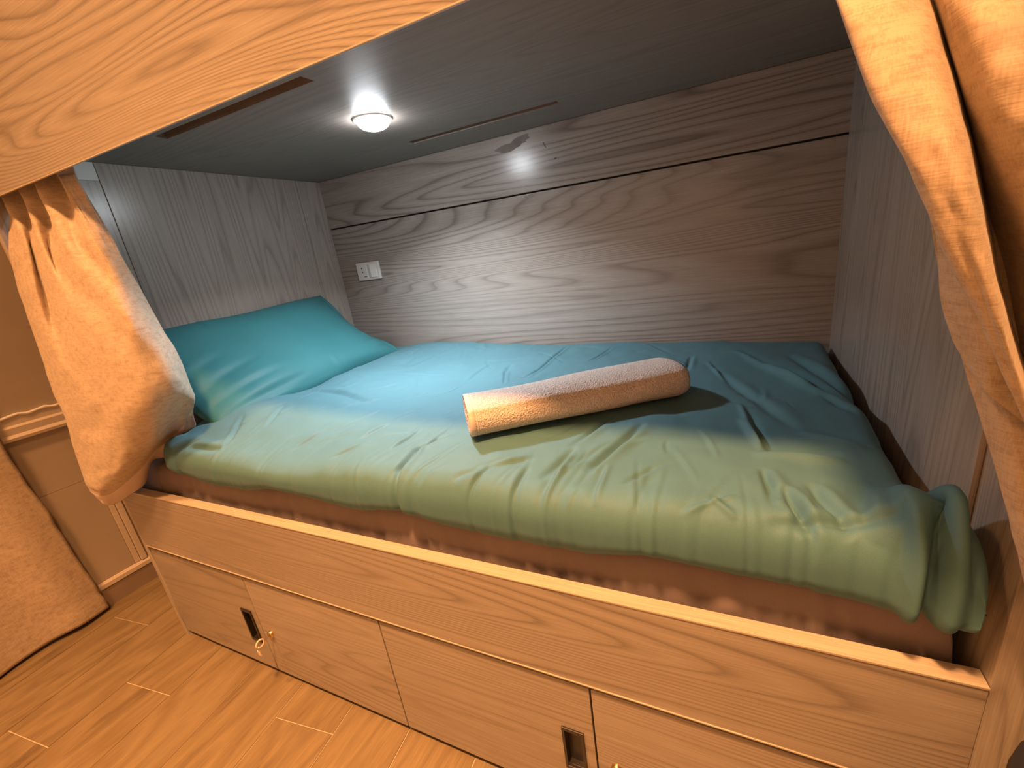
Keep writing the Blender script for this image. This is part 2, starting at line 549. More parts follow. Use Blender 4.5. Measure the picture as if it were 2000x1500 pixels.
# doors with recessed pulls
gaps = [0.0215, 0.495, 0.993, 1.497, W - 0.001]
ZD0, ZD1 = 0.019, 0.3605
for i in range(4):
    x0, x1 = gaps[i] + (0.0018 if i else 0.002), gaps[i + 1] - 0.0018
    if i in (0, 2):
        hx1 = gaps[i + 1] - 0.022
        hx0, hz0, hz1 = hx1 - 0.046, 0.118, 0.236
        d = add('door', *holed_slab([x0, hx0 + 0.004, hx1 - 0.004, x1], [ZD0, hz0 + 0.004, hz1 - 0.004, ZD1], {(1, 1)}, 0.003, 0.021, 'acb'), 'wood_x', bk)
        bevel_mod(fix_normals(d), 0.001)
        fr = holed_slab([hx0, hx0 + 0.006, hx1 - 0.006, hx1], [hz0, hz0 + 0.009, hz1 - 0.009, hz1], {(1, 1)}, -0.0005, 0.006, 'acb')
        pan = box_geo(hx0 + 0.0045, hx1 - 0.0045, 0.016, 0.018, hz0 + 0.0045, hz1 - 0.0045)
        w1 = box_geo(hx0 + 0.0045, hx0 + 0.006, 0.005, 0.017, hz0 + 0.0045, hz1 - 0.0045)
        w2 = box_geo(hx1 - 0.006, hx1 - 0.0045, 0.005, 0.017, hz0 + 0.0045, hz1 - 0.0045)
        w3 = box_geo(hx0 + 0.0045, hx1 - 0.0045, 0.005, 0.017, hz0 + 0.0045, hz0 + 0.009)
        w4 = box_geo(hx0 + 0.0045, hx1 - 0.0045, 0.005, 0.017, hz1 - 0.009, hz1 - 0.0045)
        h = add('handle', *join_geo([fr, pan, w1, w2, w3, w4]), 'black', d)
        h['label'] = 'black recessed handle'
        bevel_mod(fix_normals(h), 0.0008)
    else:
        d = box('door', x0, x1, 0.003, 0.021, ZD0, ZD1, 'wood_x', bk, 0.001)
        lx, lz = x0 + 0.037, 0.172
        lk = add('lock', *lathe_geo([(0.0105, 0.004), (0.0105, -0.002), (0.0085, -0.0045), (0.0055, -0.0045), (0.005, -0.003), (0.001, -0.003)], (lx, 0.0, lz), 'y', 24, False), 'brass', d, True)
        fix_normals(lk)
        lk['label'] = 'small round brass lock'
box('plinth', 0.0215, W - 0.001, 0.045, 0.055, 0.0, 0.031, 'dark', bk, 0)
box('mattress_base', 0.0215, W - 0.001, 0.026, D - 0.001, 0.032, 0.44, 'dark', bk, 0)
# upright end panels
box('end_panel', 0.0, 0.020, 0.0, D + 0.02, 0.0, UP, 'wood_z', bk, 0.0012)
box('end_panel', W, W + 0.075, 0.0, D + 0.02, 0.0, UP, 'wood_z', bk, 0.0012)
box('lining_board', 0.0202, 0.0230, 0.252, 0.929, 0.45, ZC - 0.001, 'wood_z', bk, 0.001)
box('lining_board', 0.0202, 0.0230, 0.932, D - 0.0008, 0.45, ZC - 0.001, 'wood_z', bk, 0.001)
box('lining_board', W - 0.0075, W - 0.0005, 0.112, 0.905, 0.45, ZC - 0.001, 'wood_z', bk, 0.001)
box('lining_board', W - 0.0075, W - 0.0005, 0.911, D - 0.0008, 0.45, ZC - 0.001, 'wood_z', bk, 0.001)
pl = box('mounting_plate', 0.0205, 0.024, 0.150, 0.250, 1.466, ZC - 0.001, 'white', bk, 0.0008)
pl['label'] = 'pale plate at the top of the end panel'
# back boards with a joint
box('back_board', 0.021, W - 0.001, D, D + 0.018, 0.44, ZG - 0.0045, 'wood_x', bk, 0.0012)
ub = box('back_board', 0.021, W - 0.001, D - 0.001, D + 0.018, ZG + 0.0015, ZC - 0.0005, 'wood_x', bk, 0.0012)
box('joint_backing', 0.021, W - 0.001, D + 0.019, D + 0.024, 0.44, ZC, 'dark', bk, 0)
def flake(pts2, y, th):
    n = len(pts2)
    V = [(x, y, z) for x, z in pts2] + [(x, y + th, z) for x, z in pts2]
    return V, [list(range(n)), list(range(n, 2 * n))[::-1]] + [[i, n + i, n + (i + 1) % n, (i + 1) % n] for i in range(n)]
wp = [(0.915, 1.474), (0.935, 1.482), (0.962, 1.487), (0.985, 1.486), (1.000, 1.497), (1.030, 1.502), (1.058, 1.504), (1.052, 1.495), (1.062, 1.490), (1.043, 1.485), (1.046, 1.479), (1.026, 1.477), (1.020, 1.470), (1.004, 1.468), (0.990, 1.462), (0.968, 1.459), (0.945, 1.461), (0.934, 1.468)]
o = fix_normals(add('worn_patch', *flake(wp, D - 0.0014, 0.0006), 'worn', ub))
o['label'] = 'dull worn patch near the ceiling'
fix_normals(add('scratch', *flake([(1.107, 1.467), (1.110, 1.466), (1.118, 1.446), (1.115, 1.447)], D - 0.0014, 0.0006), 'hole', ub))
fix_normals(add('scratch', *flake([(1.142, 1.409), (1.151, 1.411), (1.152, 1.407), (1.143, 1.405)], D - 0.0014, 0.0006), 'hole', ub))
# underside of the upper bunk with two finger slots
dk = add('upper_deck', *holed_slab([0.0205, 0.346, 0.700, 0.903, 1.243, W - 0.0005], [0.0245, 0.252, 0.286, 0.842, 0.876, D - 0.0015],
         {(1, 1), (2, 1), (2, 3), (3, 3)}, ZC, ZC + 0.022, 'abc'), 'wood_deck_shade', bk)
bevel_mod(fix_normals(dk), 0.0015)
box('slot_cover', 0.33, 0.92, 0.25, 0.30, ZC + 0.023, ZC + 0.030, 'dark', dk, 0)
box('slot_cover', 0.68, 1.26, 0.84, 0.89, ZC + 0.023, ZC + 0.030, 'dark', dk, 0)
box('slot_edge', 0.348, 0.901, 0.2835, 0.2855, ZC - 0.0004, ZC + 0.0225, 'wood_deck_shade', dk, 0.0004)
box('slot_edge', 0.702, 1.241, 0.8735, 0.8755, ZC - 0.0004, ZC + 0.0225, 'wood_deck_shade', dk, 0.0004)
box('light_block_board', 0.0205, W - 0.0005, 0.0245, D - 0.0015, ZC + 0.031, ZC + 0.05, 'dark', bk, 0)  # unseen board added over the deck to block light
fv, ff = box_geo(-0.001, W + 0.075, -0.016, 0.0, ZF, UP, 0.0012)
fv = [(x, y, z + (0.013 * (y + 0.016) / 0.016 if z < 1.6 else 0.0)) for x, y, z in fv]      # mitred lower edge
fa = add('fascia_board', fv, ff, 'wood_fascia', bk)
box('edge_strip', -0.001, W + 0.075, -0.0168, -0.0130, ZF - 0.0008, ZF + 0.0012, 'edge', fa, 0.0005)
box('fascia_backing', 0.0205, W - 0.0005, 0.0005, 0.020, ZF + 0.03, UP, 'wood_x', bk, 0.001)

# ================================================================== fittings
dl = thing('downlight', 'small round bright downlight set in the alcove ceiling', 'light', (0.803, 0.565, ZC))
c = (0.803, 0.565, ZC)
add('trim_ring', *lathe_geo([(0.053, -0.0005), (0.053, -0.003), (0.050, -0.0045), (0.0465, -0.003), (0.046, -0.0005)], c, 'z', 40, False), 'white', dl, True)
add('lens', *lathe_geo([(0.0462, -0.001), (0.0450, -0.008), (0.0405, -0.0165), (0.032, -0.0230), (0.020, -0.0270), (0.008, -0.0285), (0.001, -0.0287)], c, 'z', 40, False), 'led', dl, True)  # bulged into a dome to imitate the glow around the downlight

disk_light('lens_light', (0.803, 0.565, ZC - 0.0300), 0.070, COOL, COOL_WATTS, math.radians(130), dl)

so = thing('wall_socket', 'white wall socket with rocker switch on the alcove back board', 'socket', (0.20, D, 1.075))
sx0, sx1, sz0, sz1 = 0.133, 0.267, 1.077, 1.154
box('plate', sx0, sx1, D - 0.010, D - 0.0002, sz0, sz1, 'white', so, 0.004)
sm = box('socket_module', sx0 + 0.014, sx0 + 0.062, D - 0.0118, D - 0.009, sz0 + 0.010, sz1 - 0.010, 'white', so, 0.001)
for zz in (1.130, 1.113):
    fix_normals(add('pin_hole', *lathe_geo([(0.0035, -0.0125), (0.0035, -0.011)], (sx0 + 0.035, D, zz), 'y', 12), 'hole', sm))
box('slot', sx0 + 0.040, sx0 + 0.056, D - 0.0124, D - 0.0112, sz0 + 0.0135, sz0 + 0.0165, 'hole', sm, 0)
V = [(sx0 + 0.068, D - 0.011, sz0 + 0.010), (sx0 + 0.088, D - 0.018, sz0 + 0.010), (sx0 + 0.118, D - 0.011, sz0 + 0.010), (sx0 + 0.118, D - 0.008, sz0 + 0.010), (sx0 + 0.068, D - 0.008, sz0 + 0.010)]
V += [(x, y, sz1 - 0.010) for x, y, z in V]
o = add('rocker_switch', V, [[0, 1, 6, 5], [1, 2, 7, 6], [2, 3, 8, 7], [3, 4, 9, 8], [4, 0, 5, 9], [4, 3, 2, 1, 0], [5, 6, 7, 8, 9]], 'white', so)
bevel_mod(fix_normals(o), 0.001)

# key left in the lock of the second door
kx, kz = 0.4968 + 0.037, 0.172
ky = thing('door_key', 'small pale key with looped head hanging in the cupboard lock', 'key', (kx, -0.004, kz))
box('blade', kx - 0.0012, kx + 0.0012, -0.022, -0.0035, kz - 0.004, kz + 0.004, 'steel', ky, 0.0005)
def torus_geo(cn, R, r, nrm='x', n=24, m=10, sx=1.0):
    V, Fc = [], []
    for i in range(n):
        a = 2 * math.pi * i / n
        for j in range(m):
            b = 2 * math.pi * j / m
            q = (R + r * math.cos(b))
            p = (r * math.sin(b), q * math.cos(a) * sx, q * math.sin(a))
            if nrm == 'y':
                p = (p[1], p[0], p[2])
            V.append((cn[0] + p[0], cn[1] + p[1], cn[2] + p[2]))
            Fc.append([i * m + j, i * m + (j + 1) % m, ((i + 1) % n) * m + (j + 1) % m, ((i + 1) % n) * m + j])
    return V, Fc
add('head', *torus_geo((kx, -0.032, kz), 0.011, 0.0024, 'x'), 'clear', ky, True)
add('ring', *torus_geo((kx - 0.004, -0.040, kz - 0.013), 0.010, 0.0011, 'y'), 'steel', ky, True)
fix_normals(add('tag', *join_geo([box_geo(kx - 0.010, kx + 0.002, -0.0415, -0.0385, kz - 0.036, kz - 0.022, 0.001)]), 'clear', ky))

tr = thing('curtain_track', 'slim white curtain track hidden behind the fascia board', 'track', (1.0, 0.06, 1.49))
box('rail', 0.03, W - 0.01, 0.030, 0.062, 1.489, 1.503, 'white', tr, 0.002)
for x in (0.25, 1.0, 1.75):
    box('clip', x - 0.01, x + 0.01, 0.028, 0.064, 1.503, ZC - 0.0005, 'white', tr, 0.001)

# black object of unknown kind at the right edge, modelled as luggage
bgx0, bgx1, bgy0, bgy1, bgz = 1.974, 2.38, -0.32, -0.056, 0.64

# ================================================================== bedding
def knots(table):
    xs, ys = zip(*table)
    return lambda t: np.interp(t, xs, ys)

def smooth_knots(table, n=400):
    xs, ys = np.array(table).T
    t = np.linspace(xs[0], xs[-1], n)
    y = np.interp(t, xs, ys)
    k = np.hanning(41); k /= k.sum()
    y = np.convolve(np.pad(y, 20, mode='edge'), k, 'valid')
    return lambda q: np.interp(q, t, y)

def rim_samples(total, Ra, Rb, na, nmid, nb):
    a = Ra * (1 - np.cos(np.linspace(0, math.pi / 2, na)))
    b = total - Rb * (1 - np.cos(np.linspace(math.pi / 2, 0, nb)))
    m = np.linspace(Ra, total - Rb, nmid + 2)[1:-1]
    return np.concatenate([a, m, b]) / total

def puff(xl, xr, yf, yb, ztop, zmid, zbot, R, p, counts, disp, name, mat, parent=None, loc=None, sag=None, shove=None):
    """closed cushion: R = (left, right, front, back) rim radii, p = rim squareness"""
    (ual, um, uar), (vaf, vm, vab) = counts
    u = rim_samples(1.9, R[0], R[1], ual, um, uar)
    v = rim_samples(yb - yf, R[2], R[3], vaf, vm, vab)
    U, Vv = np.meshgrid(u, v)
    Y = yf + Vv * (yb - yf)
    XL, XR = xl(Y), xr(Y)
    X = XL + U * (XR - XL)
    def e(d, r):
        q = np.clip(1 - d / r, 0, 1)
        return (1 - q ** p) ** (1 / p)
    E = e(X - XL, R[0]) * e(XR - X, R[1]) * e(Y - yf, R[2]) * e(yb - Y, R[3])
    zt = ztop(X, Y)
    Z = zmid + (zt - zmid) * E
    P = np.stack([X, Y, Z], -1)
    du = np.gradient(P, axis=1); dv = np.gradient(P, axis=0)
    nrm = np.cross(du, dv)
    nrm /= np.linalg.norm(nrm, axis=-1, keepdims=True) + 1e-12
    P2 = P + nrm * disp(X, Y)[..., None]
    if shove is not None:
        P2 = P2 + shove(X, Y)
    edge = np.zeros_like(X, bool)
    edge[0, :] = edge[-1, :] = edge[:, 0] = edge[:, -1] = True
    Zb = zmid - (zmid - zbot) * E
    if sag is not None:
        Zb = Zb + sag(X, Y)
    B = np.stack([P2[..., 0], P2[..., 1], np.minimum(Zb, P2[..., 2])], -1)
    B[edge] = P2[edge]
    nr, nc = X.shape
    V = np.concatenate([P2.reshape(-1, 3), B.reshape(-1, 3)])
    Fc = grid_faces(nr, nc) + grid_faces(nr, nc, nr * nc, True)
    o = add(name, V, Fc, mat, parent, True, loc)
    bm = bmesh.new(); bm.from_mesh(o.data)
    bmesh.ops.remove_doubles(bm, verts=bm.verts, dist=1e-6)
    bm.to_mesh(o.data); bm.free()
    return o

# mattress in its brown sheet
ms = []
for i in range(46):
    x = rng.uniform(0.1, 1.95)
    ms.append((x, 0.0, x + rng.uniform(-0.05, 0.05), 0.20, rng.choice([-1, 1]) * rng.uniform(0.002, 0.005), rng.uniform(0.006, 0.014)))
mat_disp = lambda X, Y: 0.004 * value_noise(X * 7, Y * 7, 11) + creases(X, Y, ms)
o = puff(lambda y: 0.045 + 0 * y, lambda y: 1.982 + 0 * y, 0.040, 1.04, lambda x, y: 0.652 + 0.004 * value_noise(x * 3, y * 3, 5), 0.55, 0.441,
         (0.035, 0.035, 0.035, 0.035), 3.2, ((10, 190, 10), (14, 60, 8)), mat_disp, 'mattress', 'sheet', loc=(1.0, 0.5, 0.441))
tag(o, 'mattress in a brown fitted sheet showing below the duvet', 'mattress')

# duvet
xl = smooth_knots([(-0.02, 0.40), (0.012, 0.315), (0.06, 0.268), (0.12, 0.285), (0.18, 0.320), (0.24, 0.360), (0.33, 0.385), (0.6, 0.36), (0.83, 0.31), (1.05, 0.24)])
xr = smooth_knots([(-0.02, 1.955), (0.05, 1.982), (0.10, 1.978), (0.14, 1.958), (0.40, 1.966), (0.45, 1.972), (0.50, 1.962), (0.8, 1.972), (1.05, 1.98)])
DZ = 0.757
def duvet_top(x, y):
    z = DZ + 0.014 * value_noise(x * 2.6 + 3.1, y * 3.0, 21) + 0.007 * value_noise(x * 6.3, y * 7.1, 22)
    z = z + 0.018 * np.exp(-((x - 0.55) / 0.25) ** 2) * np.clip((y - 0.1) / 0.2, 0, 1)
    z = z + 0.036 * np.exp(-((x - 0.42) / 0.14) ** 2 - ((y - 0.20) / 0.14) ** 2)
    z = z - 0.016 * np.exp(-((x - 1.50) / 0.16) ** 2 - ((y - 1.0) / 0.2) ** 2)
    z = z + 0.055 * np.exp(-((x - 1.945) / 0.040) ** 2 - ((y - 0.055) / 0.055) ** 2)
    z = z - 0.016 * np.exp(-(y / 0.10) ** 2)
    return z
DUVET_CREASES = [(1.107,0.150,1.141,-0.021,-0.006,0.009), (1.137,0.204,1.107,0.114,-0.004,0.008), (1.344,0.108,1.263,0.031,-0.004,0.008), (0.451,0.399,0.809,0.332,-0.004,0.016), (1.037,0.685,1.109,0.538,-0.004,0.005), (1.560,0.282,1.493,0.097,-0.008,0.01), (1.452,0.174,1.424,0.063,-0.005,0.009), (1.381,0.131,1.274,0.046,0.004,0.007), (1.607,0.131,1.565,0.068,-0.003,0.006), (1.493,0.331,1.438,0.172,-0.004,0.008), (1.736,0.359,1.770,0.219,0.005,0.008), (1.767,0.155,1.782,0.065,-0.005,0.008), (1.790,0.105,1.818,0.008,-0.005,0.008), (1.733,0.440,1.768,0.227,0.004,0.007), (1.765,0.155,1.774,0.048,-0.003,0.006), (1.788,0.104,1.810,0.018,-0.005,0.008), (1.823,0.126,1.857,0.020,-0.006,0.009), (1.806,0.739,1.919,0.468,0.006,0.016), (1.859,0.860,1.965,0.490,-0.006,0.014), (1.717,0.889,1.888,0.562,0.005,0.014), (1.944,0.137,1.937,0.033,-0.005,0.009), (1.752,0.205,1.886,0.210,0.005,0.014), (1.155,0.973,1.146,0.588,-0.004,0.006), (1.334,0.934,1.295,0.783,-0.003,0.006), (1.604,0.830,1.605,0.668,-0.004,0.007), (1.651,0.770,1.708,0.582,0.003,0.007), (1.681,0.669,1.831,0.316,-0.004,0.014), (1.831,0.316,1.926,0.266,0.004,0.014), (1.890,0.517,1.939,0.403,-0.004,0.01), (0.925,0.053,0.958,0.110,-0.003,0.006), (0.760,0.078,0.790,0.174,-0.003,0.006), (0.934,0.134,0.945,0.227,-0.0025,0.006), (1.057,0.101,1.054,0.210,-0.0025,0.006), (0.720,0.272,0.790,0.404,0.002,0.008), (0.554,0.045,0.471,0.167,-0.003,0.006), (0.589,0.146,0.533,0.252,-0.003,0.006), (1.302,0.003,1.320,0.081,-0.003,0.006), (1.389,-0.011,1.387,0.093,-0.003,0.006), (1.446,0.002,1.457,0.147,0.0035,0.006), (1.532,0.021,1.531,0.121,0.003,0.006), (1.690,0.056,1.730,0.026,0.003,0.006), (1.658,0.022,1.730,0.065,0.0025,0.005)]

cr = [(a, b, c_, d, 1.4 * e, 0.85 * f) for a, b, c_, d, e, f in DUVET_CREASES]
for i in range(44):                         # gathers over the front edge
    x = rng.uniform(0.35, 1.93)
    sl = rng.normal(0.02, 0.035)
    cr.append((x, -0.03, x + sl, rng.uniform(0.07, 0.17), rng.choice([-1, -1, 1]) * rng.uniform(0.0006, 0.0016), rng.uniform(0.0035, 0.006), rng.normal(0, 0.03)))
for i in range(60):                         # fine creases behind them
    x, y = rng.uniform(0.45, 1.9), rng.uniform(0.05, 0.45)
    a = rng.normal(1.15, 0.35) if x < 1.6 else rng.normal(1.9, 0.3)
    L = rng.uniform(0.05, 0.16)
    cr.append((x, y, x + L * math.cos(a), y + L * math.sin(a), rng.choice([-1, 1]) * rng.uniform(0.0008, 0.0022), rng.uniform(0.003, 0.007), rng.normal(0, 0.04)))
for i in range(34):
    x, y = rng.uniform(0.4, 1.9), rng.uniform(0.4, 1.0)
    a = rng.normal(2.2, 0.5)
    L = rng.uniform(0.06, 0.22)
    cr.append((x, y, x + L * math.cos(a), y + L * math.sin(a), rng.choice([-1, 1]) * rng.uniform(0.0008, 0.0025), rng.uniform(0.005, 0.012), rng.normal(0, 0.04)))
cr += [(1.925, -0.03, 1.935, 0.115, -0.020, 0.007), (1.76, 0.022, 1.93, 0.050, -0.005, 0.007),
       (1.955, -0.02, 1.965, 0.09, -0.008, 0.008), (1.88, 0.02, 1.91, 0.13, 0.007, 0.012), (0.36, 0.00, 0.43, 0.06, -0.007, 0.010), (0.30, 0.02, 0.36, 0.07, 0.006, 0.012), (0.42, 0.03, 0.55, 0.045, -0.006, 0.008)]
duv_disp = lambda X, Y: 1.35 * creases(X, Y, cr) + 0.0016 * value_noise(X * 28, Y * 28, 31)
duv_sag = lambda X, Y: (-0.010 - 0.010 * value_noise(X * 8, 0 * Y, 33)) * np.exp(-((Y - 0.02) / 0.016) ** 2)
def duv_shove(X, Y):                        # the foot corner bulges out over the bed edge
    g = np.exp(-((X - 1.985) / 0.075) ** 2 - (Y / 0.075) ** 2)
    return np.stack([0.006 * g, -0.034 * g, 0.012 * g], -1)
o = puff(xl, xr, 0.008, 1.045, duvet_top, 0.690, 0.6565, (0.055, 0.05, 0.055, 0.05), 2.5, ((22, 520, 20), (34, 280, 12)), duv_disp, 'duvet', 'duvet', loc=(1.0, 0.5, 0.65), sag=duv_sag, shove=duv_shove)
tag(o, 'crumpled teal duvet spread over the bunk mattress', 'duvet')

# pillow leaning on the left end
pw = thing('pillow', 'plump teal pillow leaning against the left end of the bunk', 'pillow', (0.25, 0.52, 0.66))
def pillow_part():
    n1, n2 = 120, 90
    s = np.sin(np.linspace(-math.pi / 2, math.pi / 2, n1)); t = np.sin(np.linspace(-math.pi / 2, math.pi / 2, n2))
    A, B = np.meshgrid(s, t)
    L, Hh, T = 0.80, 0.46, 0.150
    a = A * L / 2 * (1 - 0.045 * (1 - B ** 2))
    b = B * Hh / 2 * (1 - 0.07 * (1 - A ** 2))
    th = T / 2 * (np.clip(1 - A ** 4, 0, 1) * np.clip(1 - B ** 4, 0, 1)) ** 0.55
    seg = [(-0.42, -0.08, -0.14, -0.03, -0.014, 0.014), (-0.42, -0.13, -0.10, -0.11, -0.012, 0.012), (-0.42, -0.02, -0.20, 0.03, -0.010, 0.014), (-0.40, -0.18, -0.06, -0.165, -0.012, 0.010),
           (-0.40, -0.205, -0.10, -0.195, 0.008, 0.008), (0.41, -0.10, 0.24, -0.13, -0.012, 0.010), (0.41, -0.15, 0.27, -0.17, 0.010, 0.009), (0.41, -0.02, 0.31, -0.06, -0.008, 0.010),
           (-0.06, 0.22, -0.01, 0.06, -0.006, 0.008), (-0.19, 0.22, -0.16, 0.10, -0.006, 0.008), (0.06, -0.22, 0.07, -0.13, 0.006, 0.007), (0.40, 0.19, 0.26, 0.12, -0.008, 0.012)]
    fadeE = np.clip((1 - np.abs(A)) * 14, 0, 1) * np.clip((1 - np.abs(B)) * 10, 0, 1)
    w = (0.35 * creases(a, b, seg) + 0.006 * value_noise(A * 2.2, B * 2.2, 41)) * fadeE
    return a, b, th + w, -th
cP = np.array((0.235, 0.496, 0.866))
eA = np.array((-0.065, 1.0, 0.03)); eA /= np.linalg.norm(eA)
eB = np.array((-0.80, 0.0, 0.60)); eB -= eA * (eA @ eB); eB /= np.linalg.norm(eB)
eN = np.cross(eA, eB); eN = eN if eN[0] > 0 else -eN
a, b, tp, bt = pillow_part()
bend = 0.03 * (b / 0.235) ** 2           # slumps against the wall
Pt = cP + a[..., None] * eA + b[..., None] * eB + (tp + bend)[..., None] * eN
Pb = cP + a[..., None] * eA + b[..., None] * eB + (bt + bend)[..., None] * eN
n2, n1 = a.shape
for Q in (Pt, Pb):
    Q[..., 0] = np.maximum(Q[..., 0], 0.029)
o = add('case', np.concatenate([Pt.reshape(-1, 3), Pb.reshape(-1, 3)]), grid_faces(n2, n1) + grid_faces(n2, n1, n1 * n2, True), 'pillow', pw, True)
bm = bmesh.new(); bm.from_mesh(o.data); bmesh.ops.remove_doubles(bm, verts=bm.verts, dist=1e-6); bmesh.ops.recalc_face_normals(bm, faces=bm.faces); bm.to_mesh(o.data); bm.free()
# open end of the pillowcase
fl_rows = []
for f in np.linspace(0.0, 1.0, 7):
    bb_ = (f * 2 - 1) * 0.225
    base = cP + 0.372 * eA + bb_ * eB + (0.03 * (bb_ / 0.235) ** 2) * eN
    wv = 0.012 * math.sin(f * 9.0)
    fl_rows.append([base - 0.01 * eA, base + 0.012 * eA + (0.5 * wv) * eN, base + (0.030 + 0.012 * (1 - f)) * eA + wv * eN])
fr_ = np.array(fl_rows); fr_[..., 0] = np.maximum(fr_[..., 0], 0.03)
sheet('hem_flap', fr_, 40, 10, 'pillow', pw, 0.004, 0.001, 51)

# rolled towel
tw = thing('towel', 'beige terry towel rolled up and laid on the teal duvet', 'towel', (1.41, 0.33, 0.765))
A0, B0 = np.array((1.200, 0.197, 0.801)), np.array((1.596, 0.499, 0.800))
ax = (B0 - A0); Lt = np.linalg.norm(ax); ax /= Lt
sd = np.cross((0, 0, 1), ax); sd /= np.linalg.norm(sd); upv = np.cross(ax, sd)
nt_, na_ = 70, 48
def towel_ring(f, k=1.0):
    r = 0.0475 + 0.004 * f - 0.0015 * math.exp(-((f - 0.35) / 0.18) ** 2)
    c_ = A0 + ax * Lt * f
    out = []
    for j in range(na_):
        an = 2 * math.pi * j / na_
        sp = 1 + 0.05 * ((j / na_ + 0.6) % 1.0) + 0.018 * math.sin(3 * an + 7 * f) + 0.014 * math.sin(11 * f + 2 * an)
        ra, rb = r * 1.50 * sp * k, r * 0.80 * sp * k
        ca, sa = math.cos(an), math.sin(an)
        ca, sa = math.copysign(abs(ca) ** 0.82, ca), math.copysign(abs(sa) ** 0.82, sa)
        sq = 1.0 if sa > 0 else 0.93
        out.append(c_ + sd * ra * ca + upv * rb * sa * sq)
    return out
V = []
prof = [(0.0, 0.15, .006), (0.0, 0.3, -.002), (0.0, 0.45, .006), (0.0, 0.6, -.002), (0.0, 0.75, .006), (0.0, 0.88, 0.0)]
rows = []
for f0, k, off in prof:
    rows.append([q + ax * (0.004 - off) for q in towel_ring(0.0, k)])
for f in np.linspace(0.0, 1.0, nt_):
    en = min(f, 1 - f) * Lt
    k = 1.0 - (0.10 * (1 - min(1, en / 0.012)) ** 2 if f < .5 else 0.16 * (1 - min(1, en / 0.03)) ** 2)
    rows.append(towel_ring(f, k))
for f0, k, off in prof[::-1]:
    rows.append([q - ax * (0.004 - off) for q in towel_ring(1.0, k * 0.86)])
nr = len(rows)
V = np.array(rows).reshape(-1, 3)
Fc = [[i * na_ + j, i * na_ + (j + 1) % na_, (i + 1) * na_ + (j + 1) % na_, (i + 1) * na_ + j] for i in range(nr - 1) for j in range(na_)] + [list(range(na_))[::-1], [(nr - 1) * na_ + j for j in range(na_)]]
fix_normals(add('roll', V, Fc, 'towel', tw, True))
rows = [towel_ring(f, k) for f, k in ((0.001, 0.97), (0.002, 1.012), (0.012, 1.016), (0.026, 1.016), (0.027, 1.0))]
Fc = [[i * na_ + j, i * na_ + (j + 1) % na_, (i + 1) * na_ + (j + 1) % na_, (i + 1) * na_ + j] for i in range(len(rows) - 1) for j in range(na_)]
o = fix_normals(add('hem_band', np.array(rows).reshape(-1, 3), Fc, 'towel_band', tw, True))
o['label'] = 'flat woven hem band at the towel end'
rows = [towel_ring(f, k) for f, k in ((0.031, 1.0), (0.0325, 1.014), (0.0345, 1.014), (0.036, 1.0))]
Fc = [[i * na_ + j, i * na_ + (j + 1) % na_, (i + 1) * na_ + (j + 1) % na_, (i + 1) * na_ + j] for i in range(len(rows) - 1) for j in range(na_)]
fix_normals(add('hem_stitch', np.array(rows).reshape(-1, 3), Fc, 'towel_band', tw, True))

# ================================================================== curtains
CURT_L = [
  [(0.022,0.050,1.475), (0.085,0.012,1.475), (0.130,0.055,1.475), (0.195,0.010,1.475), (0.235,0.055,1.475), (0.285,0.008,1.475), (0.325,0.052,1.475), (0.370,0.018,1.475), (0.408,0.036,1.475)],
  [(0.022,0.050,1.400), (0.085,0.012,1.400), (0.130,0.055,1.400), (0.195,0.010,1.400), (0.235,0.055,1.400), (0.285,0.008,1.400), (0.325,0.052,1.400), (0.370,0.018,1.400), (0.408,0.036,1.400)],
  [(0.039,0.004,1.306), (0.152,-0.008,1.293), (0.149,0.004,1.281), (0.240,-0.008,1.277), (0.240,0.002,1.259), (0.359,-0.012,1.258), (0.371,0.006,1.267), (0.436,0.006,1.259), (0.440,0.040,1.257)],
  [(0.027,-0.020,1.141), (0.153,-0.035,1.136), (0.162,-0.020,1.133), (0.285,-0.035,1.129), (0.356,-0.030,1.124), (0.421,-0.020,1.118), (0.473,-0.010,1.113), (0.468,0.020,1.109), (0.423,0.068,1.103)],
  [(0.031,-0.035,0.992), (0.146,-0.050,0.989), (0.217,-0.050,0.988), (0.297,-0.050,0.988), (0.377,-0.045,0.993), (0.448,-0.030,0.994), (0.481,-0.005,0.993), (0.488,0.030,0.990), (0.437,0.082,0.969)],
  [(0.034,-0.045,0.862), (0.119,-0.058,0.848), (0.194,-0.060,0.846), (0.293,-0.058,0.857), (0.373,-0.050,0.872), (0.445,-0.030,0.886), (0.473,0.000,0.902), (0.476,0.040,0.908), (0.416,0.092,0.871)],
  [(0.022,-0.055,0.723), (0.111,-0.066,0.722), (0.182,-0.066,0.721), (0.262,-0.060,0.736), (0.324,-0.045,0.761), (0.381,-0.015,0.795), (0.401,0.020,0.823), (0.407,0.060,0.843), (0.406,0.092,0.845)],
  [(0.015,-0.060,0.633), (0.095,-0.068,0.632), (0.148,-0.060,0.642), (0.231,-0.050,0.679), (0.284,-0.025,0.717), (0.310,0.010,0.745), (0.324,0.050,0.773), (0.373,0.070,0.808), (0.378,0.095,0.821)],
  [(0.014,-0.055,0.583), (0.051,-0.055,0.566), (0.051,-0.030,0.555), (0.104,-0.010,0.581), (0.135,0.020,0.602), (0.154,0.050,0.622), (0.168,0.080,0.645), (0.278,0.085,0.717), (0.345,0.105,0.765)],
]
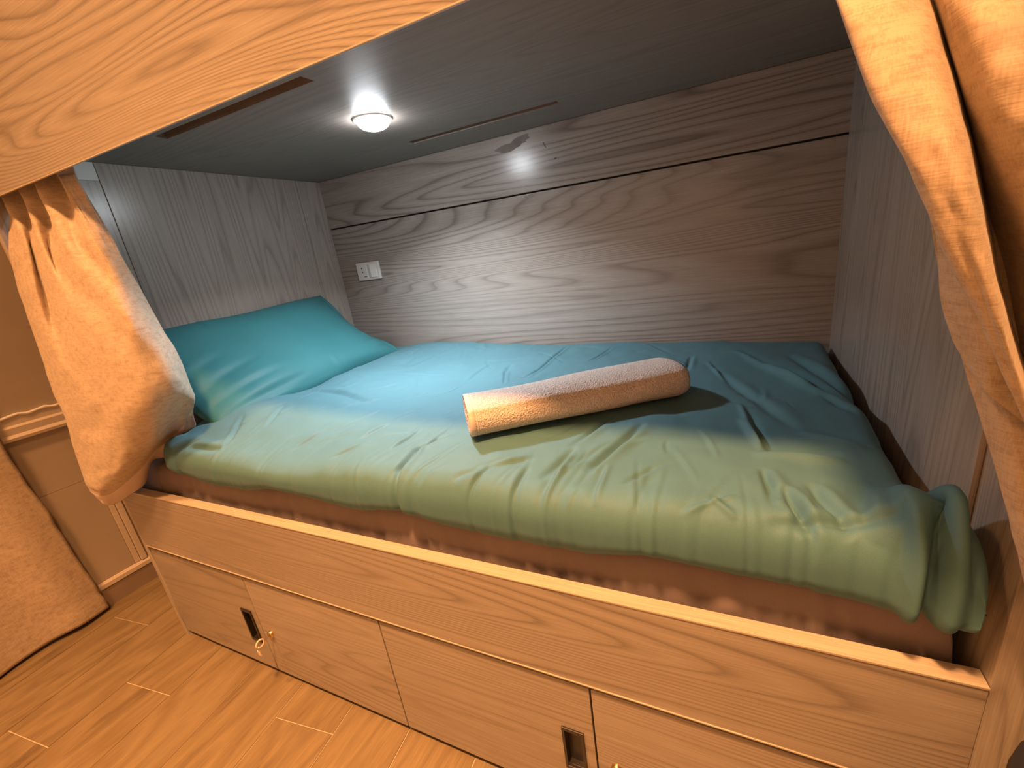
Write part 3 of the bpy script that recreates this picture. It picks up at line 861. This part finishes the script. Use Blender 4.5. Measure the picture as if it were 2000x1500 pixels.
CURT_R_FRONT = [
  [(1.715,0.065,1.475), (1.735,0.050,1.475), (1.770,0.020,1.475), (1.810,0.020,1.475), (1.835,0.060,1.475), (1.860,0.020,1.475), (1.910,0.015,1.475), (1.985,0.050,1.475)],
  [(1.793,0.000,1.345), (1.765,-0.020,1.352), (1.786,-0.050,1.331), (1.811,-0.050,1.322), (1.837,0.000,1.337), (1.837,-0.040,1.318), (1.861,-0.060,1.301), (1.937,-0.030,1.289)],
  [(1.810,-0.030,1.281), (1.784,-0.078,1.272), (1.801,-0.090,1.263), (1.828,-0.085,1.256), (1.848,-0.050,1.263), (1.846,-0.085,1.251), (1.864,-0.110,1.237), (1.930,-0.080,1.228)],
  [(1.842,-0.040,1.203), (1.808,-0.104,1.197), (1.824,-0.120,1.191), (1.847,-0.110,1.188), (1.877,-0.040,1.195), (1.866,-0.090,1.187), (1.878,-0.120,1.178), (1.939,-0.090,1.171)],
  [(1.869,-0.050,1.140), (1.835,-0.114,1.141), (1.843,-0.130,1.138), (1.861,-0.120,1.139), (1.910,0.000,1.139), (1.894,-0.060,1.138), (1.895,-0.110,1.131), (1.951,-0.090,1.123)],
  [(1.893,-0.050,1.078), (1.857,-0.116,1.090), (1.863,-0.130,1.090), (1.877,-0.120,1.088), (1.929,0.000,1.073), (1.926,-0.040,1.078), (1.922,-0.090,1.081), (1.962,-0.090,1.077)],
  [(1.921,-0.050,1.014), (1.891,-0.107,1.029), (1.891,-0.120,1.032), (1.897,-0.115,1.031), (1.948,-0.010,1.004), (1.941,-0.050,1.013), (1.942,-0.080,1.023), (1.976,-0.090,1.024)],
  [(1.951,-0.050,0.946), (1.926,-0.095,0.960), (1.923,-0.105,0.966), (1.928,-0.100,0.965), (1.962,-0.040,0.942), (1.960,-0.060,0.950), (1.962,-0.080,0.958), (1.991,-0.090,0.963)],
  [(1.975,-0.050,0.899), (1.958,-0.070,0.908), (1.951,-0.090,0.918), (1.954,-0.090,0.918), (1.979,-0.050,0.900), (1.980,-0.060,0.905), (1.982,-0.080,0.916), (2.002,-0.090,0.923)],
]
CURT_R_MID = [
  [(1.806,0.030,1.340), (1.840,0.020,1.325), (1.887,0.020,1.310)],
  [(1.865,0.035,1.169), (1.888,0.010,1.162), (1.919,0.010,1.152)],
  [(1.894,0.030,1.097), (1.906,-0.005,1.096), (1.934,0.000,1.084)],
  [(1.904,0.022,1.034), (1.918,-0.015,1.034), (1.948,-0.010,1.027)],
  [(1.914,0.015,0.999), (1.928,-0.020,0.997), (1.962,-0.015,0.986)],
  [(1.922,0.010,0.980), (1.935,-0.020,0.968), (1.969,-0.015,0.948)],
  [(1.930,0.008,0.964), (1.940,-0.018,0.945), (1.977,-0.012,0.910)],
]
CURT_R_BACK = [
  [(1.830,0.060,1.307), (1.868,0.060,1.296), (1.904,0.060,1.286), (1.955,0.060,1.271)],
  [(1.886,0.060,1.145), (1.916,0.055,1.140), (1.942,0.055,1.135), (1.987,0.055,1.128)],
  [(1.918,0.055,1.023), (1.941,0.045,1.023), (1.963,0.045,1.021), (2.002,0.045,1.019)],
  [(1.939,0.040,0.955), (1.950,0.025,0.960), (1.968,0.020,0.961), (2.002,0.015,0.963)],
  [(1.951,0.020,0.908), (1.957,0.000,0.917), (1.970,-0.005,0.920), (2.004,-0.005,0.922)],
  [(1.963,-0.005,0.855), (1.967,-0.022,0.866), (1.981,-0.025,0.869), (2.013,-0.015,0.867)],
  [(1.975,-0.020,0.807), (1.978,-0.035,0.818), (1.992,-0.035,0.821), (2.023,-0.020,0.816)],
  [(1.987,-0.030,0.759), (1.989,-0.045,0.773), (2.002,-0.045,0.776), (2.030,-0.030,0.770)],
  [(2.005,-0.030,0.699), (2.006,-0.045,0.715), (2.019,-0.045,0.719), (2.045,-0.030,0.712)],
]

CURT_L = [[(x, y, max(z, 0.664) if y > 0.03 else z) for x, y, z in r] for r in CURT_L]
cl = thing('curtain', 'beige linen curtain bunched at the pillow end of the bunk', 'curtain', (0.2, 0.03, 0.56), 'curtains of the lower bunk')
o = sheet('fabric', CURT_L, 150, 130, 'linen', cl, 0.0025, 0.002, 61)
o.data.materials.append(M['lining'])
for pg in o.data.polygons:
    if pg.index // 129 > 136:
        pg.material_index = 1
hem = np.swapaxes(catmull(np.swapaxes(np.array(CURT_L, float), 0, 1), 81), 0, 1)[:, [73, 75, 78, 80]] + np.array((0.0006, -0.0045, 0.0))
sheet('side_hem', hem[1:], 150, 16, 'linen', cl, 0.002, 0.002, 61)
for x in np.linspace(0.04, 0.40, 7):
    box('glider', x - 0.003, x + 0.003, 0.036, 0.048, 1.470, 1.492, 'white', cl, 0.0008)
crt = thing('curtain', 'beige linen curtain tied back at the right end of the bunk', 'curtain', (1.95, 0.0, 0.70), 'curtains of the lower bunk')
sheet('front_fold', CURT_R_FRONT, 150, 110, 'linen', crt, 0.0025, 0.0012, 71)
o = sheet('middle_fold', CURT_R_MID, 90, 40, 'linen', crt, 0.0025, 0.001, 81)
sheet('back_fold', CURT_R_BACK, 110, 50, 'linen', crt, 0.0025, 0.001, 91)
for x in np.linspace(1.73, 1.98, 6):
    box('glider', x - 0.003, x + 0.003, 0.036, 0.048, 1.470, 1.492, 'white', crt, 0.0008)

# curtain hanging on the left wall, down to the floor
wc_rows = []
for z, ye in ((2.2, -0.12), (1.5, -0.10), (1.0, -0.085), (0.73, -0.074), (0.43, -0.053), (0.2, -0.040), (0.014, -0.028)):
    r_ = []
    for k in range(15):
        y = ye - k * 0.085
        amp = 0.006 + 0.010 * (k > 0)
        r_.append((-0.448 + amp * math.sin(k * 1.9 + 0.6 * z) + 0.02 * (k / 14) * (1 - z / 2.2), y, z + (0.004 * math.sin(k * 1.3) if z < 0.1 else 0)))
    wc_rows.append(r_)
wc = thing('wall_curtain', 'long beige linen curtain hanging to the floor along the left wall', 'curtain', (-0.45, -0.6, 0.01))
sheet('fabric', wc_rows, 120, 120, 'linen', wc, 0.0025, 0.003, 95)
fix_normals(add('rod', *lathe_geo([(0.010, -1.3), (0.010, -0.08)], (-0.45, 0, 2.205), 'y', 16), 'steel', wc))

# black object of unknown kind, modelled as standing luggage
bg_ = thing('unknown_object', 'black rounded object of unknown kind cut off at the lower right corner of the picture', 'unknown_object', (2.2, -0.25, 0.0))
def rounded_geo(x0, x1, y0, y1, z0, z1, r, n=6):
    bm = bmesh.new()
    bmesh.ops.create_cube(bm, size=1.0)
    for v in bm.verts:
        v.co = Vector(((x0 + x1) / 2 + v.co.x * (x1 - x0), (y0 + y1) / 2 + v.co.y * (y1 - y0), (z0 + z1) / 2 + v.co.z * (z1 - z0)))
    bmesh.ops.bevel(bm, geom=list(bm.edges), offset=r, segments=n, profile=0.5, affect='EDGES')
    bm.verts.index_update()
    out = [tuple(v.co) for v in bm.verts], [[v.index for v in f.verts] for f in bm.faces]
    bm.free()
    return out
add('body', *rounded_geo(bgx0, bgx1, bgy0, bgy1, 0.02, bgz, 0.06), 'unknown_object', bg_, True)
for x in (bgx0 + 0.06, bgx1 - 0.06):
    for y in (bgy0 + 0.05, bgy1 - 0.05):
        fix_normals(add('foot', *lathe_geo([(0.018, 0.0), (0.018, 0.022)], (x, y, 0.0), 'z', 16), 'black', bg_))
box('zip', bgx0 - 0.001, bgx1 + 0.001, bgy0 - 0.001, bgy1 + 0.001, 0.30, 0.304, 'black', bg_, 0.0)
add('carry_handle', *torus_geo(((bgx0 + bgx1) / 2, (bgy0 + bgy1) / 2, bgz - 0.005), 0.06, 0.009, 'y', 28, 10), 'unknown_object', bg_, True)
